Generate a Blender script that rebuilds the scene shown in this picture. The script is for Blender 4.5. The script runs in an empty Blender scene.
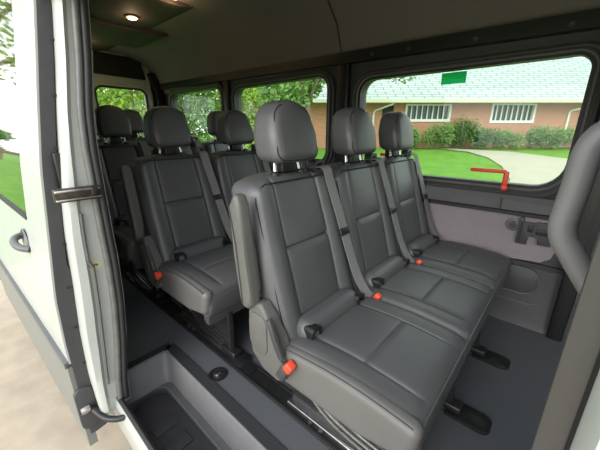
import bpy, bmesh, math, random
from mathutils import Vector, Matrix
C = bpy.context.scene.collection
PI = math.pi
# ---------------------------------------------------------------- camera
F_PX, HZ, VPY = 300.0, 130.0, 580.0
th = math.atan((225 - HZ) / F_PX)
ya = math.atan((VPY - 300) / math.hypot(F_PX, 225 - HZ))
hx, hy = -math.sin(ya), math.cos(ya)
Rv = Vector((hy, -hx, 0)); Hv = Vector((hx, hy, 0))
Fv = Vector((hx * math.cos(th), hy * math.cos(th), -math.sin(th)))
Uv = Rv.cross(Fv)
CAM = Vector((0, 0, 1.77))
cd = bpy.data.cameras.new('camera'); cam = bpy.data.objects.new('camera', cd); C.objects.link(cam)
m3 = Matrix((Rv, Uv, -Fv)).transposed()
cam.matrix_world = Matrix.Translation(CAM) @ m3.to_4x4()
cd.sensor_width = 36; cd.lens = 36 * F_PX / 600; cd.clip_start = .02; cd.clip_end = 500
bpy.context.scene.camera = cam
# ---------------------------------------------------------------- world, light, exposure
w = bpy.data.worlds.new('sky'); bpy.context.scene.world = w; w.use_nodes = True
nt = w.node_tree; nt.nodes.clear()
out = nt.nodes.new('ShaderNodeOutputWorld'); bg = nt.nodes.new('ShaderNodeBackground')
tc = nt.nodes.new('ShaderNodeTexCoord'); sx = nt.nodes.new('ShaderNodeSeparateXYZ'); cr = nt.nodes.new('ShaderNodeValToRGB')
cr.color_ramp.elements[0].position = 0.0; cr.color_ramp.elements[0].color = (.95, .97, .97, 1)
cr.color_ramp.elements[1].position = 0.6; cr.color_ramp.elements[1].color = (.95, 1.0, 1.06, 1)
e = cr.color_ramp.elements.new(.12); e.color = (1.0, 1.03, 1.03, 1)
nt.links.new(tc.outputs['Generated'], sx.inputs[0]); nt.links.new(sx.outputs['Z'], cr.inputs[0])
nt.links.new(cr.outputs[0], bg.inputs[0]); bg.inputs[1].default_value = 1.45
nt.links.new(bg.outputs[0], out.inputs[0])
sd = bpy.data.lights.new('sun', 'SUN'); sd.energy = 2.0; sd.angle = math.radians(45); sd.color = (1, .97, .92)
so = bpy.data.objects.new('sun', sd); C.objects.link(so)
so.rotation_euler = Vector((-.18, .86, -.44)).to_track_quat('-Z', 'Y').to_euler()
vs = bpy.context.scene.view_settings
vs.view_transform = 'Standard'; vs.look = 'None'; vs.gamma = 1; vs.use_curve_mapping = False; vs.exposure = 0.65
# ---------------------------------------------------------------- helpers
def srgb(r, g, b):
    return tuple(((c / 255) / 12.92 if c / 255 <= .04045 else ((c / 255 + .055) / 1.055) ** 2.4) for c in (r, g, b)) + (1,)
def mat(name, col, rough=.6, metal=0, noise=.12, nscale=30, bump=0, bscale=200, spec=.5, coat=0, emit=None):
    m = bpy.data.materials.new(name); m.use_nodes = True
    t = m.node_tree; p = t.nodes['Principled BSDF']
    p.inputs['Roughness'].default_value = rough; p.inputs['Metallic'].default_value = metal
    p.inputs['Specular IOR Level'].default_value = spec
    if coat: p.inputs['Coat Weight'].default_value = coat; p.inputs['Coat Roughness'].default_value = .04
    c = t.nodes.new('ShaderNodeTexCoord')
    n = t.nodes.new('ShaderNodeTexNoise'); n.inputs['Scale'].default_value = nscale; n.inputs['Detail'].default_value = 4
    t.links.new(c.outputs['Object'], n.inputs['Vector'])
    r = t.nodes.new('ShaderNodeValToRGB')
    r.color_ramp.elements[0].position = .3; r.color_ramp.elements[1].position = .7
    r.color_ramp.elements[0].color = tuple(max(0, v * (1 - noise)) for v in col[:3]) + (1,)
    r.color_ramp.elements[1].color = tuple(v * (1 + noise) for v in col[:3]) + (1,)
    t.links.new(n.outputs['Fac'], r.inputs[0]); t.links.new(r.outputs[0], p.inputs['Base Color'])
    if bump:
        n2 = t.nodes.new('ShaderNodeTexNoise'); n2.inputs['Scale'].default_value = bscale; n2.inputs['Detail'].default_value = 3
        t.links.new(c.outputs['Object'], n2.inputs['Vector'])
        b = t.nodes.new('ShaderNodeBump'); b.inputs['Strength'].default_value = bump; b.inputs['Distance'].default_value = .002
        t.links.new(n2.outputs['Fac'], b.inputs['Height']); t.links.new(b.outputs[0], p.inputs['Normal'])
    if emit: p.inputs['Emission Color'].default_value = emit[0]; p.inputs['Emission Strength'].default_value = emit[1]
    return m
def glassmat(name, tint, ior=1.45, rough=.0):
    m = bpy.data.materials.new(name); m.use_nodes = True; t = m.node_tree; t.nodes.clear()
    o = t.nodes.new('ShaderNodeOutputMaterial'); mx = t.nodes.new('ShaderNodeMixShader'); fr = t.nodes.new('ShaderNodeLayerWeight')
    tr = t.nodes.new('ShaderNodeBsdfTransparent'); gl = t.nodes.new('ShaderNodeBsdfGlossy')
    pw = t.nodes.new('ShaderNodeMath'); pw.operation = 'POWER'; pw.inputs[1].default_value = 4.5
    ma = t.nodes.new('ShaderNodeMath'); ma.operation = 'MULTIPLY_ADD'; ma.inputs[1].default_value = .35; ma.inputs[2].default_value = ior
    t.links.new(fr.outputs['Facing'], pw.inputs[0]); t.links.new(pw.outputs[0], ma.inputs[0]); tr.inputs[0].default_value = tint; gl.inputs['Roughness'].default_value = rough
    t.links.new(ma.outputs[0], mx.inputs[0]); t.links.new(tr.outputs[0], mx.inputs[1]); t.links.new(gl.outputs[0], mx.inputs[2])
    t.links.new(mx.outputs[0], o.inputs[0]); return m
def transl(name, col):
    m = bpy.data.materials.new(name); m.use_nodes = True; t = m.node_tree; t.nodes.clear()
    o = t.nodes.new('ShaderNodeOutputMaterial'); a = t.nodes.new('ShaderNodeBsdfTranslucent'); b = t.nodes.new('ShaderNodeBsdfTransparent'); x = t.nodes.new('ShaderNodeMixShader')
    a.inputs[0].default_value = col; b.inputs[0].default_value = col; x.inputs[0].default_value = .35
    t.links.new(a.outputs[0], x.inputs[1]); t.links.new(b.outputs[0], x.inputs[2]); t.links.new(x.outputs[0], o.inputs[0]); return m
def obj(name, bm, m, parent=None, smooth=True, kind=None):
    bmesh.ops.recalc_face_normals(bm, faces=bm.faces[:])
    me = bpy.data.meshes.new(name); bm.to_mesh(me); bm.free()
    if smooth:
        me.shade_smooth()
        me.set_sharp_from_angle(angle=math.radians(40))
    o = bpy.data.objects.new(name, me); C.objects.link(o)
    if isinstance(m, (list, tuple)):
        for q in m: me.materials.append(q)
    else: me.materials.append(m)
    if parent: o.parent = parent
    if kind: o['kind'] = kind
    return o
def tag(o, label, cat, group=None):
    o['label'] = label; o['category'] = cat
    if group: o['group'] = group
    return o
def empty(name, loc=(0, 0, 0), rz=0):
    o = bpy.data.objects.new(name, None); C.objects.link(o); o.location = loc; o.rotation_euler = (0, 0, rz)
    o.empty_display_size = .1; return o
def struct(name, bm, m, parent=None, smooth=True): return obj(name, bm, m, parent, smooth, kind=None if parent else 'structure')
def kids(o): return [c for c in bpy.data.objects if c.parent == o]
def copy_tree(o, parent=None):
    ch = kids(o); c = o.copy(); C.objects.link(c); c.parent = parent
    for k in ch: copy_tree(k, c)
    return c
def frange(a, b, n): return [a + (b - a) * i / n for i in range(n + 1)]
def box(bm, c, s, rot=None, bev=0):
    b = bmesh.new(); bmesh.ops.create_cube(b, size=1)
    bmesh.ops.scale(b, vec=s, verts=b.verts)
    if bev: bmesh.ops.bevel(b, geom=b.edges[:], offset=bev, segments=3, affect='EDGES', profile=.5)
    M = Matrix.Translation(c) @ (rot.to_4x4() if rot else Matrix.Identity(4))
    bmesh.ops.transform(b, matrix=M, verts=b.verts)
    me = bpy.data.meshes.new('t'); b.to_mesh(me); b.free(); bm.from_mesh(me); bpy.data.meshes.remove(me)
    return bm
def bx(c, s, bev=0, rot=None): return box(bmesh.new(), c, s, rot, bev)
def tube(bm, pts, r, n=10, closed=False, flat=None):
    pts = [Vector(p) for p in pts]; rings = []; N = len(pts)
    up = Vector((0, 0, 1)); prev = None
    for i, p in enumerate(pts):
        a = pts[(i - 1) % N] if (closed or i > 0) else p; b = pts[(i + 1) % N] if (closed or i < N - 1) else p
        d = (b - a).normalized()
        if prev is None:
            u = d.cross(up)
            if u.length < 1e-3: u = d.cross(Vector((1, 0, 0)))
        else: u = prev - d * prev.dot(d)
        u.normalize(); prev = u; v = d.cross(u)
        rr = r[i] if isinstance(r, (list, tuple)) else r
        rings.append([bm.verts.new(p + u * math.cos(2 * PI * k / n) * rr + v * math.sin(2 * PI * k / n) * rr * (flat or 1)) for k in range(n)])
    for i in range(N if closed else N - 1):
        A, B = rings[i], rings[(i + 1) % N]
        for k in range(n): bm.faces.new((A[k], A[(k + 1) % n], B[(k + 1) % n], B[k]))
    if not closed: bm.faces.new(rings[0][::-1]); bm.faces.new(rings[-1])
    return bm
def tb(pts, r, n=10, closed=False): return tube(bmesh.new(), pts, r, n, closed)
def strap(bm, pts, wv, w, t):
    """flat webbing along pts; wv = width direction"""
    wv = Vector(wv).normalized(); pts = [Vector(p) for p in pts]; rings = []
    for i, p in enumerate(pts):
        d = (pts[min(i + 1, len(pts) - 1)] - pts[max(i - 1, 0)]).normalized()
        u = (wv - d * wv.dot(d)).normalized(); v = d.cross(u)
        rings.append([bm.verts.new(p + u * a * w / 2 + v * b * t / 2) for a, b in ((-1, -1), (1, -1), (1, 1), (-1, 1))])
    for A, B in zip(rings, rings[1:]):
        for k in range(4): bm.faces.new((A[k], A[(k + 1) % 4], B[(k + 1) % 4], B[k]))
    bm.faces.new(rings[0][::-1]); bm.faces.new(rings[-1]); return bm
def prism(bm, poly, axis, a, b):
    """extrude 2D polygon along axis from a to b. poly coords are the two other axes in order"""
    def P(u, v, t): return {'x': (t, u, v), 'y': (u, t, v), 'z': (u, v, t)}[axis]
    A = [bm.verts.new(P(u, v, a)) for u, v in poly]; B = [bm.verts.new(P(u, v, b)) for u, v in poly]
    n = len(poly)
    for i in range(n): bm.faces.new((A[i], A[(i + 1) % n], B[(i + 1) % n], B[i]))
    bm.faces.new(A[::-1]); bm.faces.new(B); return bm
def pr(poly, axis, a, b, bev=0):
    bm = prism(bmesh.new(), poly, axis, a, b)
    if bev: bmesh.ops.bevel(bm, geom=bm.edges[:], offset=bev, segments=2, affect='EDGES', profile=.5, clamp_overlap=True)
    return bm
def rrect(x0, x1, y0, y1, r, n=6):
    p = []
    if not isinstance(r, (list, tuple)): r = [r] * 4
    for (cx, cy, a, q) in ((x1, y1, 0, r[0]), (x0, y1, 90, r[1]), (x0, y0, 180, r[2]), (x1, y0, 270, r[3])):
        ox = cx - q if cx == x1 else cx + q; oy = cy - q if cy == y1 else cy + q
        for k in range(n + 1):
            t = math.radians(a + 90 * k / n); p.append((ox + q * math.cos(t), oy + q * math.sin(t)))
    return p
def ring(bm, P, Q, axis, a, b):
    """frame between outer loop P and inner loop Q (same count) with depth a..b along axis"""
    def T(u, v, t): return {'x': (t, u, v), 'y': (u, t, v), 'z': (u, v, t)}[axis]
    L = [[bm.verts.new(T(u, v, t)) for u, v in S] for S, t in ((P, a), (Q, a), (Q, b), (P, b))]
    n = len(P)
    for k in range(4):
        A, B = L[k], L[(k + 1) % 4]
        for i in range(n): bm.faces.new((A[i], A[(i + 1) % n], B[(i + 1) % n], B[i]))
    return bm
def rbox(cs, r, deform=None):
    """rounded box; cs = three sorted coordinate lists; r radius; deform(Vector)->Vector"""
    bm = bmesh.new(); vd = {}
    lo = [c[0] for c in cs]; hi = [c[-1] for c in cs]
    def V(i, j, k):
        key = (i, j, k)
        if key not in vd:
            p = Vector((cs[0][i], cs[1][j], cs[2][k]))
            q = Vector([min(max(p[a], lo[a] + r), hi[a] - r) for a in range(3)])
            d = p - q
            if d.length > 1e-9: p = q + d.normalized() * r
            if deform: p = deform(p)
            vd[key] = bm.verts.new(p)
        return vd[key]
    n = [len(c) - 1 for c in cs]
    for a in range(3):
        b, c = (a + 1) % 3, (a + 2) % 3
        for side in (0, n[a]):
            for j in range(n[b]):
                for k in range(n[c]):
                    f = []
                    for dj, dk in ((0, 0), (1, 0), (1, 1), (0, 1)):
                        idx = [0, 0, 0]; idx[a] = side; idx[b] = j + dj; idx[c] = k + dk; f.append(V(*idx))
                    try: bm.faces.new(f if side else f[::-1])
                    except ValueError: pass
    return bm
def grid(a, b, step, extra=(), r=0):
    s = set(round(v, 5) for v in frange(a, b, max(1, int(round((b - a) / step)))))
    for e_ in extra:
        for d in (-.006, -.003, 0, .003, .006): s.add(round(e_ + d, 5))
    if r:
        for k in range(1, 6):
            t = math.tan(k * PI / 20)   # angular spacing on the corner arcs
            s.add(round(a + r - r * t, 5)); s.add(round(b - r + r * t, 5))
    s = sorted(s); o = [s[0]]
    for v in s[1:-1]:
        if v - o[-1] > .0014 and s[-1] - v > .0014: o.append(v)
    return o + [s[-1]]
def lathe(prof, n=20, c=(0, 0, 0), axis='z'):
    bm = bmesh.new(); rs = []
    for r, h in prof:
        rs.append([bm.verts.new((r * math.cos(2 * PI * k / n), r * math.sin(2 * PI * k / n), h)) for k in range(n)])
    for A, B in zip(rs, rs[1:]):
        for k in range(n): bm.faces.new((A[k], A[(k + 1) % n], B[(k + 1) % n], B[k]))
    bm.faces.new(rs[0][::-1]); bm.faces.new(rs[-1])
    R = {'z': Matrix.Identity(4), 'y': Matrix.Rotation(PI / 2, 4, 'X'), 'x': Matrix.Rotation(PI / 2, 4, 'Y')}[axis]
    bmesh.ops.transform(bm, matrix=Matrix.Translation(c) @ R, verts=bm.verts); return bm
def plate_holes(outer, holes, axis, t0, t1, fn=None):
    """flat plate with holes, thickness t0..t1 along axis"""
    def P(u, v, t): return Vector({'x': (t, u, v), 'y': (u, t, v), 'z': (u, v, t)}[axis])
    bm = bmesh.new()
    loops = []; es = []
    for L in [outer] + holes:
        vs_ = [bm.verts.new(P(u, v, t0)) for u, v in L]; loops.append(vs_)
        for i in range(len(vs_)): es.append(bm.edges.new((vs_[i], vs_[(i + 1) % len(vs_)])))
    bmesh.ops.triangle_fill(bm, use_beauty=True, use_dissolve=False, edges=es)
    if t1 != t0:
        faces = bm.faces[:]
        off = P(0, 0, t1) - P(0, 0, t0); m_ = {}
        for v in list(bm.verts): m_[v] = bm.verts.new(v.co + off)
        for f in faces: bm.faces.new([m_[v] for v in f.verts][::-1])
        for L in loops:
            for i in range(len(L)):
                a, b = L[i], L[(i + 1) % len(L)]; bm.faces.new((a, b, m_[b], m_[a]))
    if fn:
        for v in bm.verts: v.co = fn(v.co)
    return bm
# ---------------------------------------------------------------- materials
leather = mat('black leather', (.083, .084, .088, 1), .42, noise=.06, nscale=8, bump=.25, bscale=420, spec=.55)
leather_side = mat('smooth side leather', (.120, .116, .112, 1), .48, noise=.05, nscale=8, bump=.2, bscale=420, spec=.5)
stitch = mat('dark seam thread', (.012, .012, .013, 1), .8)
plas_grey = mat('warm grey plastic', (.105, .104, .097, 1), .5, noise=.04, bump=.2, bscale=900)
plas_black = mat('black plastic', (.012, .012, .013, 1), .42, noise=.1)
plas_dark = mat('dark grey plastic', (.052, .051, .056, 1), .5, noise=.06, bump=.25, bscale=700)
plas_mid = mat('mid grey plastic', (.11, .11, .115, 1), .42, noise=.04, bump=.2, bscale=700)
panel_m = mat('grey purple wall panel', (.25, .215, .24, 1), .7, noise=.04, bump=.3, bscale=600)
floor_m = mat('dark blue grey vinyl floor', (.088, .092, .103, 1), .5, noise=.12, nscale=240, bump=.15, bscale=500)
step_m = mat('grey moulded step plastic', (.15, .148, .152, 1), .5, noise=.05, bump=.2, bscale=500)
strip_m = mat('dark anti slip strip', (.022, .023, .026, 1), .75, noise=.25, nscale=400)
headliner_m = mat('dark grey headliner cloth', (.185, .165, .165, 1), .95, noise=.05, nscale=60, bump=.3, bscale=900)
duct_m = mat('roof duct plastic', (.060, .046, .052, 1), .75, noise=.05)
chrome = mat('chrome steel', (.75, .74, .72, 1), .22, metal=1, noise=.03)
steel = mat('scuffed dark steel', (.50, .49, .48, 1), .3, metal=1, noise=.15, nscale=40)
rail_m = mat('black glossy seat base steel', (.020, .020, .021, 1), .25, noise=.1, spec=.6)
belt_m = mat('grey belt webbing', (.19, .19, .19, 1), .7, noise=.15, nscale=500, bump=.3, bscale=800)
white_m = mat('white painted trim', (.75, .76, .70, 1), .6, noise=.03)
red_m = mat('orange red plastic', (.78, .075, .03, 1), .4, noise=.05)
redlever = mat('red lever plastic', (.85, .06, .03, 1), .35, noise=.04)
paint = mat('silver white body paint', (.41, .43, .405, 1), .45, noise=.05, nscale=4, spec=.4, coat=.25)
cream = mat('cream painted metal', (.42, .41, .36, 1), .45, noise=.04, nscale=5)
seal_m = mat('black rubber seal', (.018, .018, .018, 1), .55, noise=.15)
sealgrey = mat('grey rubber seal', (.115, .115, .112, 1), .45, noise=.15)
glass = glassmat('clear van window glass', (.90, .97, .92, 1), .025)
darkglass = mat('privacy glass', (.008, .009, .009, 1), .02, noise=.0, spec=1.0, coat=1)
mould_m = mat('grey green rocker moulding', (.17, .18, .165, 1), .4, noise=.05)
concrete = mat('beige concrete', (.43, .36, .275, 1), .9, noise=.12, nscale=6, bump=.5, bscale=60)
def grass_mat(name, a, b, sc=3):
    m = mat(name, a, .9, noise=.0); t = m.node_tree
    r = [n for n in t.nodes if n.type == 'VALTORGB'][0]; r.color_ramp.elements[0].color = a; r.color_ramp.elements[1].color = b
    [n for n in t.nodes if n.type == 'TEX_NOISE'][0].inputs['Scale'].default_value = sc; return m
lawn = grass_mat('bright green lawn', (.085, .215, .008, 1), (.125, .285, .014, 1), 2.2)
drive = mat('pale driveway', (.40, .36, .28, 1), .9, noise=.05, nscale=2)
dirt = mat('pink beige gravel', (.52, .44, .38, 1), .95, noise=.06, nscale=2)
dryfield = grass_mat('dry field', (.34, .36, .16, 1), (.44, .42, .22, 1), .4)
bark = mat('tree bark', (.17, .12, .08, 1), .9, noise=.35, nscale=9, bump=.6, bscale=30)
leafs = [grass_mat('leaf green %s' % n, a, b, 1.3) for n, a, b in (
    ('yellow', (.20, .32, .035, 1), (.38, .50, .09, 1)), ('mid', (.08, .16, .03, 1), (.18, .30, .07, 1)), ('deep', (.035, .09, .018, 1), (.10, .20, .04, 1)))]

# ================================================================= VAN SHELL
FZ = .70; YL = 2.0; XF = 1.35; XR = -4.3; SX = -1.205; SXF = .03
# cabin floor with the step well cut out
fl = bmesh.new()
outer = [(XR, .23), (-1.34, .23), (-1.34, .49), (SXF + .02, .49), (SXF + .02, .23), (XF, .23), (XF, 2.03), (XR, 2.03)]
prism(fl, outer, 'z', FZ - .03, FZ)
fl_o = struct('floor', fl, floor_m, smooth=False)
# step well (moulded tub under the door opening)
bm = bmesh.new()
def quad(bm, *p): return bm.faces.new([bm.verts.new(q) for q in p])
wx0, wx1, wy0, wy1, wz = -1.34, .05, .235, .49, .56
quad(bm, (wx0, wy1, FZ), (wx1, wy1, FZ), (wx1, wy1 - .03, wz + .02), (wx0 + .06, wy1 - .03, wz + .02))       # riser
quad(bm, (wx0, wy0 - .02, FZ), (wx0, wy1, FZ), (wx0 + .06, wy1 - .03, wz + .02), (wx0 + .06, wy0 - .02, wz + .02))
bmesh.ops.remove_doubles(bm, verts=bm.verts, dist=.0005)
bevel_e = [e_ for e_ in bm.edges if len(e_.link_faces) == 2]
bmesh.ops.bevel(bm, geom=bevel_e, offset=.03, segments=5, affect='EDGES', profile=.5)
wl = struct('trim_step_riser', bm, step_m)
bm = plate_holes([(wx0, .225), (wx1, .225), (wx1, .475), (wx0, .475)], [rrect(-1.28, -.05, .262, .425, .06)], 'z', wz + .02, wz + .004)
ts = struct('trim_step_tread', bm, mat('step tread plastic', (.09, .09, .092, 1), .5), smooth=False)
bm = pr(rrect(-1.335, -.0, .24, .47, .06), 'z', wz - .035, wz - .025)
ring(bm, rrect(-1.30, -.03, .25, .44, .06), rrect(-1.285, -.045, .258, .43, .06), 'z', wz - .03, wz + .006)
for k in range(9): box(bm, (-1.10 + .12 * k, .343, wz - .022), (.07, .10, .008), bev=.002)
obj('tread_recess', bm, plas_dark, ts)
obj('tread_lip', tube(bmesh.new(), [(x, y, wz + .0205) for x, y in rrect(-1.285, -.045, .257, .43, .06)], .0018, 6, True), step_m, ts)
# dark anti-slip band along the step edge
bm = bmesh.new(); box(bm, (-.64, .518, FZ + .002), (1.46, .046, .006), bev=.002); box(bm, (-1.37, .37, FZ + .002), (.05, .31, .006), bev=.002)
struct('trim_step_edge', bm, strip_m, smooth=False)
struct('trim_step_nosing', tb([(-1.345, .24, FZ), (-1.345, .48, FZ), (-1.335, .49, FZ), (.04, .49, FZ)], .008, 8), step_m)
# painted door sill
bm = pr([(.213, .52), (.228, .50), (.236, .655), (.230, .69), (.218, .70), (.210, .67)], 'x', -1.36, .06)
struct('trim_door_sill', bm, paint)
struct('trim_sill_seal', tb([(-1.30, .228, .705), (-.6, .228, .702), (.04, .228, .705)], .010, 8), seal_m)
# aisle floor rail (black cover over seat track)
bm = bmesh.new(); box(bm, (-2.2, .685, FZ + .004), (4.1, .085, .012), bev=.003)
for dy in (-.034, .034): box(bm, (-2.2, .685 + dy, FZ + .011), (4.1, .006, .006), bev=.001)
for x in (-.93, -1.83): box(bm, (x, .685, FZ + .012), (.06, .05, .004), bev=.001)
struct('trim_seat_rail', bm, plas_black, smooth=False)
# ----- left wall
W3 = (-1.20, -.012, 1.485, 2.10); W2 = (-2.64, -1.48, 1.52, 2.16); W1 = (-3.96, -2.86, 1.53, 2.20)
wins = [W3, W2, W1]
holes = []
for i, (a, b, c, d) in enumerate(wins): holes.append(rrect(a - .0, b + .0, c, d, .09 if i else [.06, .09, .09, .12])[::-1])
bm = plate_holes([(XR, FZ - .03), (XF, FZ - .03), (XF, 2.30), (XR, 2.36)], holes, 'y', 2.0, 2.07)
struct('wall_left', bm, plas_dark, smooth=False)
# window gaskets, glass, outer trims
for i, (a, b, c, d) in enumerate(wins):
    r = .09 if i else [.06, .09, .09, .12]
    rr = (lambda k: [q + k for q in r] if isinstance(r, list) else r + k)
    t = struct('window_%d' % (i + 1), ring(bmesh.new(), rrect(a - .045, b + .045, c - .045, d + .03, rr(.04)), rrect(a + .005, b - .005, c + .005, d - .005, rr(0)), 'y', 1.975, 2.03), seal_m)
    obj('gasket', tube(bmesh.new(), [(x, 1.972, z) for x, z in rrect(a - .018, b + .018, c - .018, d + .014, rr(.02))], .008, 8, True), plas_mid, t)
    obj('outer_trim', tube(bmesh.new(), [(x, 1.982, z) for x, z in rrect(a - .05, b + .05, c - .05, d + .035, rr(.045))], .011, 8, True), plas_dark, t)
    obj('window_pane', pr(rrect(a - .01, b + .01, c - .01, d + .01, rr(0)), 'y', 2.035, 2.041), glass, t, smooth=False)
# long black trim over the windows with screw buttons
bm = bmesh.new()
prism(bm, [(XR, 2.265), (XF, 2.165), (XF, 2.235), (XR, 2.33)], 'y', 1.94, 2.0)
tr = struct('trim_1', bm, plas_black, smooth=False)
for x in (-1.1, -.86, -.50, -.12, .06):
    obj('screw_button', lathe([(.001, 0), (.012, 0), (.014, .004), (.010, .009), (.001, .010)], 14, (x, 1.94, 2.225 - (x + .5) * .02), 'y'), plas_dark, tr)
bm = bx((-1.34, 1.985, 1.85), (.10, .06, .80), .015); struct('trim_2', bm, plas_black)
bm = bx((-2.75, 1.985, 1.87), (.08, .06, .84), .015); struct('trim_3', bm, plas_black)
# lower wall trim below window 1: ledge, dark recess, purple panel, speaker bulge
bm = bmesh.new()
prism(bm, [(1.99, 1.44), (1.935, 1.435), (1.915, 1.41), (1.92, 1.36), (1.95, 1.345), (1.99, 1.345)], 'x', XR, .085)
struct('trim_4', bm, plas_mid)
struct('trim_5', pr([(1.99, 1.345), (1.955, 1.345), (1.955, 1.325), (1.99, 1.325)], 'x', XR, .085), plas_black, smooth=False)
bm = pr([(-4.2, 1.325), (.03, 1.325), (.035, 1.18), (.02, 1.12), (-.02, 1.09), (-.20, 1.075), (-4.2, 1.075)], 'y', 1.962, 2.0)
pn = struct('trim_6', bm, panel_m, smooth=False)
bm = bmesh.new()
prism(bm, [(1.975, 1.07), (1.955, 1.05), (1.945, .74), (1.93, .70), (2.0, .70), (2.0, 1.07)], 'x', -4.2, .09); lp = struct('trim_7', bm, plas_dark)
obj('speaker_cover', pr(rrect(-.30, .0, .90, 1.05, .07), 'y', 1.93, 1.96, .006), plas_dark, lp)
obj('speaker_rim', tube(bmesh.new(), [(x, 1.929, z) for x, z in rrect(-.30, .0, .90, 1.05, .07)], .004, 6, True), plas_mid, lp)
obj('moulding_line', tb([(-.35, 1.944, .84), (-.02, 1.944, .84), (.02, 1.944, .86)], .004, 6), plas_mid, lp)
struct('trim_8', bx((-.24, 1.91, 1.385), (.004, .012, .075)), plas_black)
# b pillar trim on the far side
bm = pr([(.085, FZ), (.15, FZ), (.16, 1.5), (.13, 2.2), (.03, 2.2), (.085, 1.45)], 'y', 1.90, 2.0, .008); struct('trim_9', bm, plas_black)
# ----- ceiling
prof = [(2.035, 2.19), (1.99, 2.22), (1.955, 2.32), (1.90, 2.45), (1.79, 2.56), (1.6, 2.62), (1.1, 2.65), (.65, 2.62), (.46, 2.56), (.37, 2.45), (.33, 2.32), (.31, 2.20)]
bm = bmesh.new()
P = prof + [(y + (.03 if y > 1.1 else -.03), z + .03) for y, z in prof[::-1]]
prism(bm, P, 'x', XR, XF)
struct('ceiling', bm, headliner_m)
struct('trim_10', tb([(-1.36, y, z - .002) for y, z in prof[1:7]], .004, 6), plas_black)
bm = bmesh.new(); prism(bm, [(.86, 2.635), (1.0, 2.607), (1.30, 2.607), (1.44, 2.635), (1.44, 2.66), (.86, 2.66)], 'x', -4.2, -2.3)
dct = struct('trim_11', bm, duct_m)
bm = bmesh.new(); prism(bm, [(.60, 2.61), (.66, 2.585), (1.50, 2.585), (1.58, 2.61), (1.58, 2.66), (.6, 2.66)], 'x', -3.65, -3.05)
struct('trim_12', bm, duct_m)
lampglow = mat('warm dome lamp lens', (.9, .6, .3, 1), .4, emit=((1, .58, .24, 1), 7))
for i, (x, y, z) in enumerate(((-2.76, 1.15, 2.605), (-2.24, 1.23, 2.64), (-3.80, 1.09, 2.605))):
    t = empty('ceiling_lamp', (x, y, z)); tag(t, ['warm lit roof lamp in the middle of the three glowing ones', 'warm lit roof lamp nearest the camera at the top edge of the photo', 'warm lit roof lamp deepest in the van beside the door seal'][i], 'lamp', 'roof lamps')
    obj('bezel', lathe([(.001, .0), (.055, .0), (.052, -.008), (.040, -.010), (.001, -.008)], 20), plas_dark, t)
    obj('lamp_lens', lathe([(.001, -.009), (.036, -.010), (.028, -.017), (.001, -.019)], 20), lampglow, t)
    l = bpy.data.lights.new('lamp_light', 'POINT'); l.energy = .5; l.color = (1, .66, .36); l.shadow_soft_size = .04
    lo = bpy.data.objects.new('lamp_light', l); C.objects.link(lo); lo.location = (0, 0, -.06); lo.parent = t
# ----- rear wall: cream rear door with window and dark upper panel
RX = -4.25
hz = [rrect(1.23, 1.80, 1.55, 2.255, .08)[::-1], rrect(.42, 1.00, 1.55, 2.255, .08)[::-1]]
bm = plate_holes([(.26, FZ - .03), (2.05, FZ - .03), (2.05, 2.35), (1.88, 2.68), (.40, 2.68), (.26, 2.35)], hz, 'x', RX - .06, RX)
wb = struct('wall_back', bm, cream, smooth=False)
for n, (y0, y1) in enumerate(((1.15, 1.86), (.38, 1.10))):
    t = struct('door_%d' % (n + 1), ring(bmesh.new(), rrect(y0, y1, .74, 2.68, .07), rrect(y0 + .04, y1 - .04, .78, 2.64, .05), 'x', RX, RX + .035), cream)
    a, b = (1.23, 1.80) if n == 0 else (.42, 1.0)
    obj('window_frame', ring(bmesh.new(), rrect(a - .035, b + .035, 1.51, 2.295, .10), rrect(a, b, 1.55, 2.255, .08), 'x', RX, RX + .02), cream, t)
    obj('window_seal', tube(bmesh.new(), [(RX + .012, y, z) for y, z in rrect(a, b, 1.55, 2.255, .08)], .014, 8, True), seal_m, t)
    obj('window_pane', pr(rrect(a, b, 1.55, 2.255, .08), 'x', RX - .035, RX - .03), glass, t, smooth=False)
    tz = [(a + .02, 2.385), (b + .02, 2.37), (b - .02, 2.60), (a + .06, 2.615)] if n == 0 else [(a - .02, 2.30), (b - .02, 2.32), (b - .06, 2.61), (a + .01, 2.60)]
    obj('upper_panel', pr(tz, 'x', RX + .0, RX + .03, .01), mat('dark upper panel %d' % n, (.012, .012, .013, 1), .9), t, smooth=False)
    obj('lower_panel', pr(rrect(y0 + .06, y1 - .06, .85, 1.45, .06), 'x', RX, RX + .03, .008), plas_dark, t)
bm = pr([(1.86, FZ), (2.0, FZ), (2.0, 2.2), (1.92, 2.45), (1.83, 2.45), (1.90, 2.2)], 'x', RX, RX + .12, .01); struct('trim_13', bm, plas_black)
# ----- right wall behind the door opening (seen through the door only from other spots)
yr = lambda z: .30 if z > 1.9 else .30
hr = [rrect(-4.0, -2.85, 1.52, 2.16, .09)[::-1], rrect(-2.62, -1.5, 1.52, 2.16, .09)[::-1]]
bm = plate_holes([(XR, FZ - .03), (-1.31, FZ - .03), (-1.31, 2.30), (XR, 2.30)], hr, 'y', .24, .27, lambda c: Vector((c.x, c.y + max(0, c.z - 1.4) * .10, c.z)))
wr = struct('wall_right', bm, plas_dark, smooth=False)
for i, (a, b) in enumerate(((-4.0, -2.85), (-2.62, -1.5))):
    t = struct('window_%d' % (i + 4), ring(bmesh.new(), rrect(a - .04, b + .04, 1.48, 2.2, .12), rrect(a, b, 1.52, 2.16, .09), 'y', .30, .36), seal_m)
    obj('window_pane', pr(rrect(a, b, 1.52, 2.16, .09), 'y', .33, .335), glass, t, smooth=False)
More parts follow.
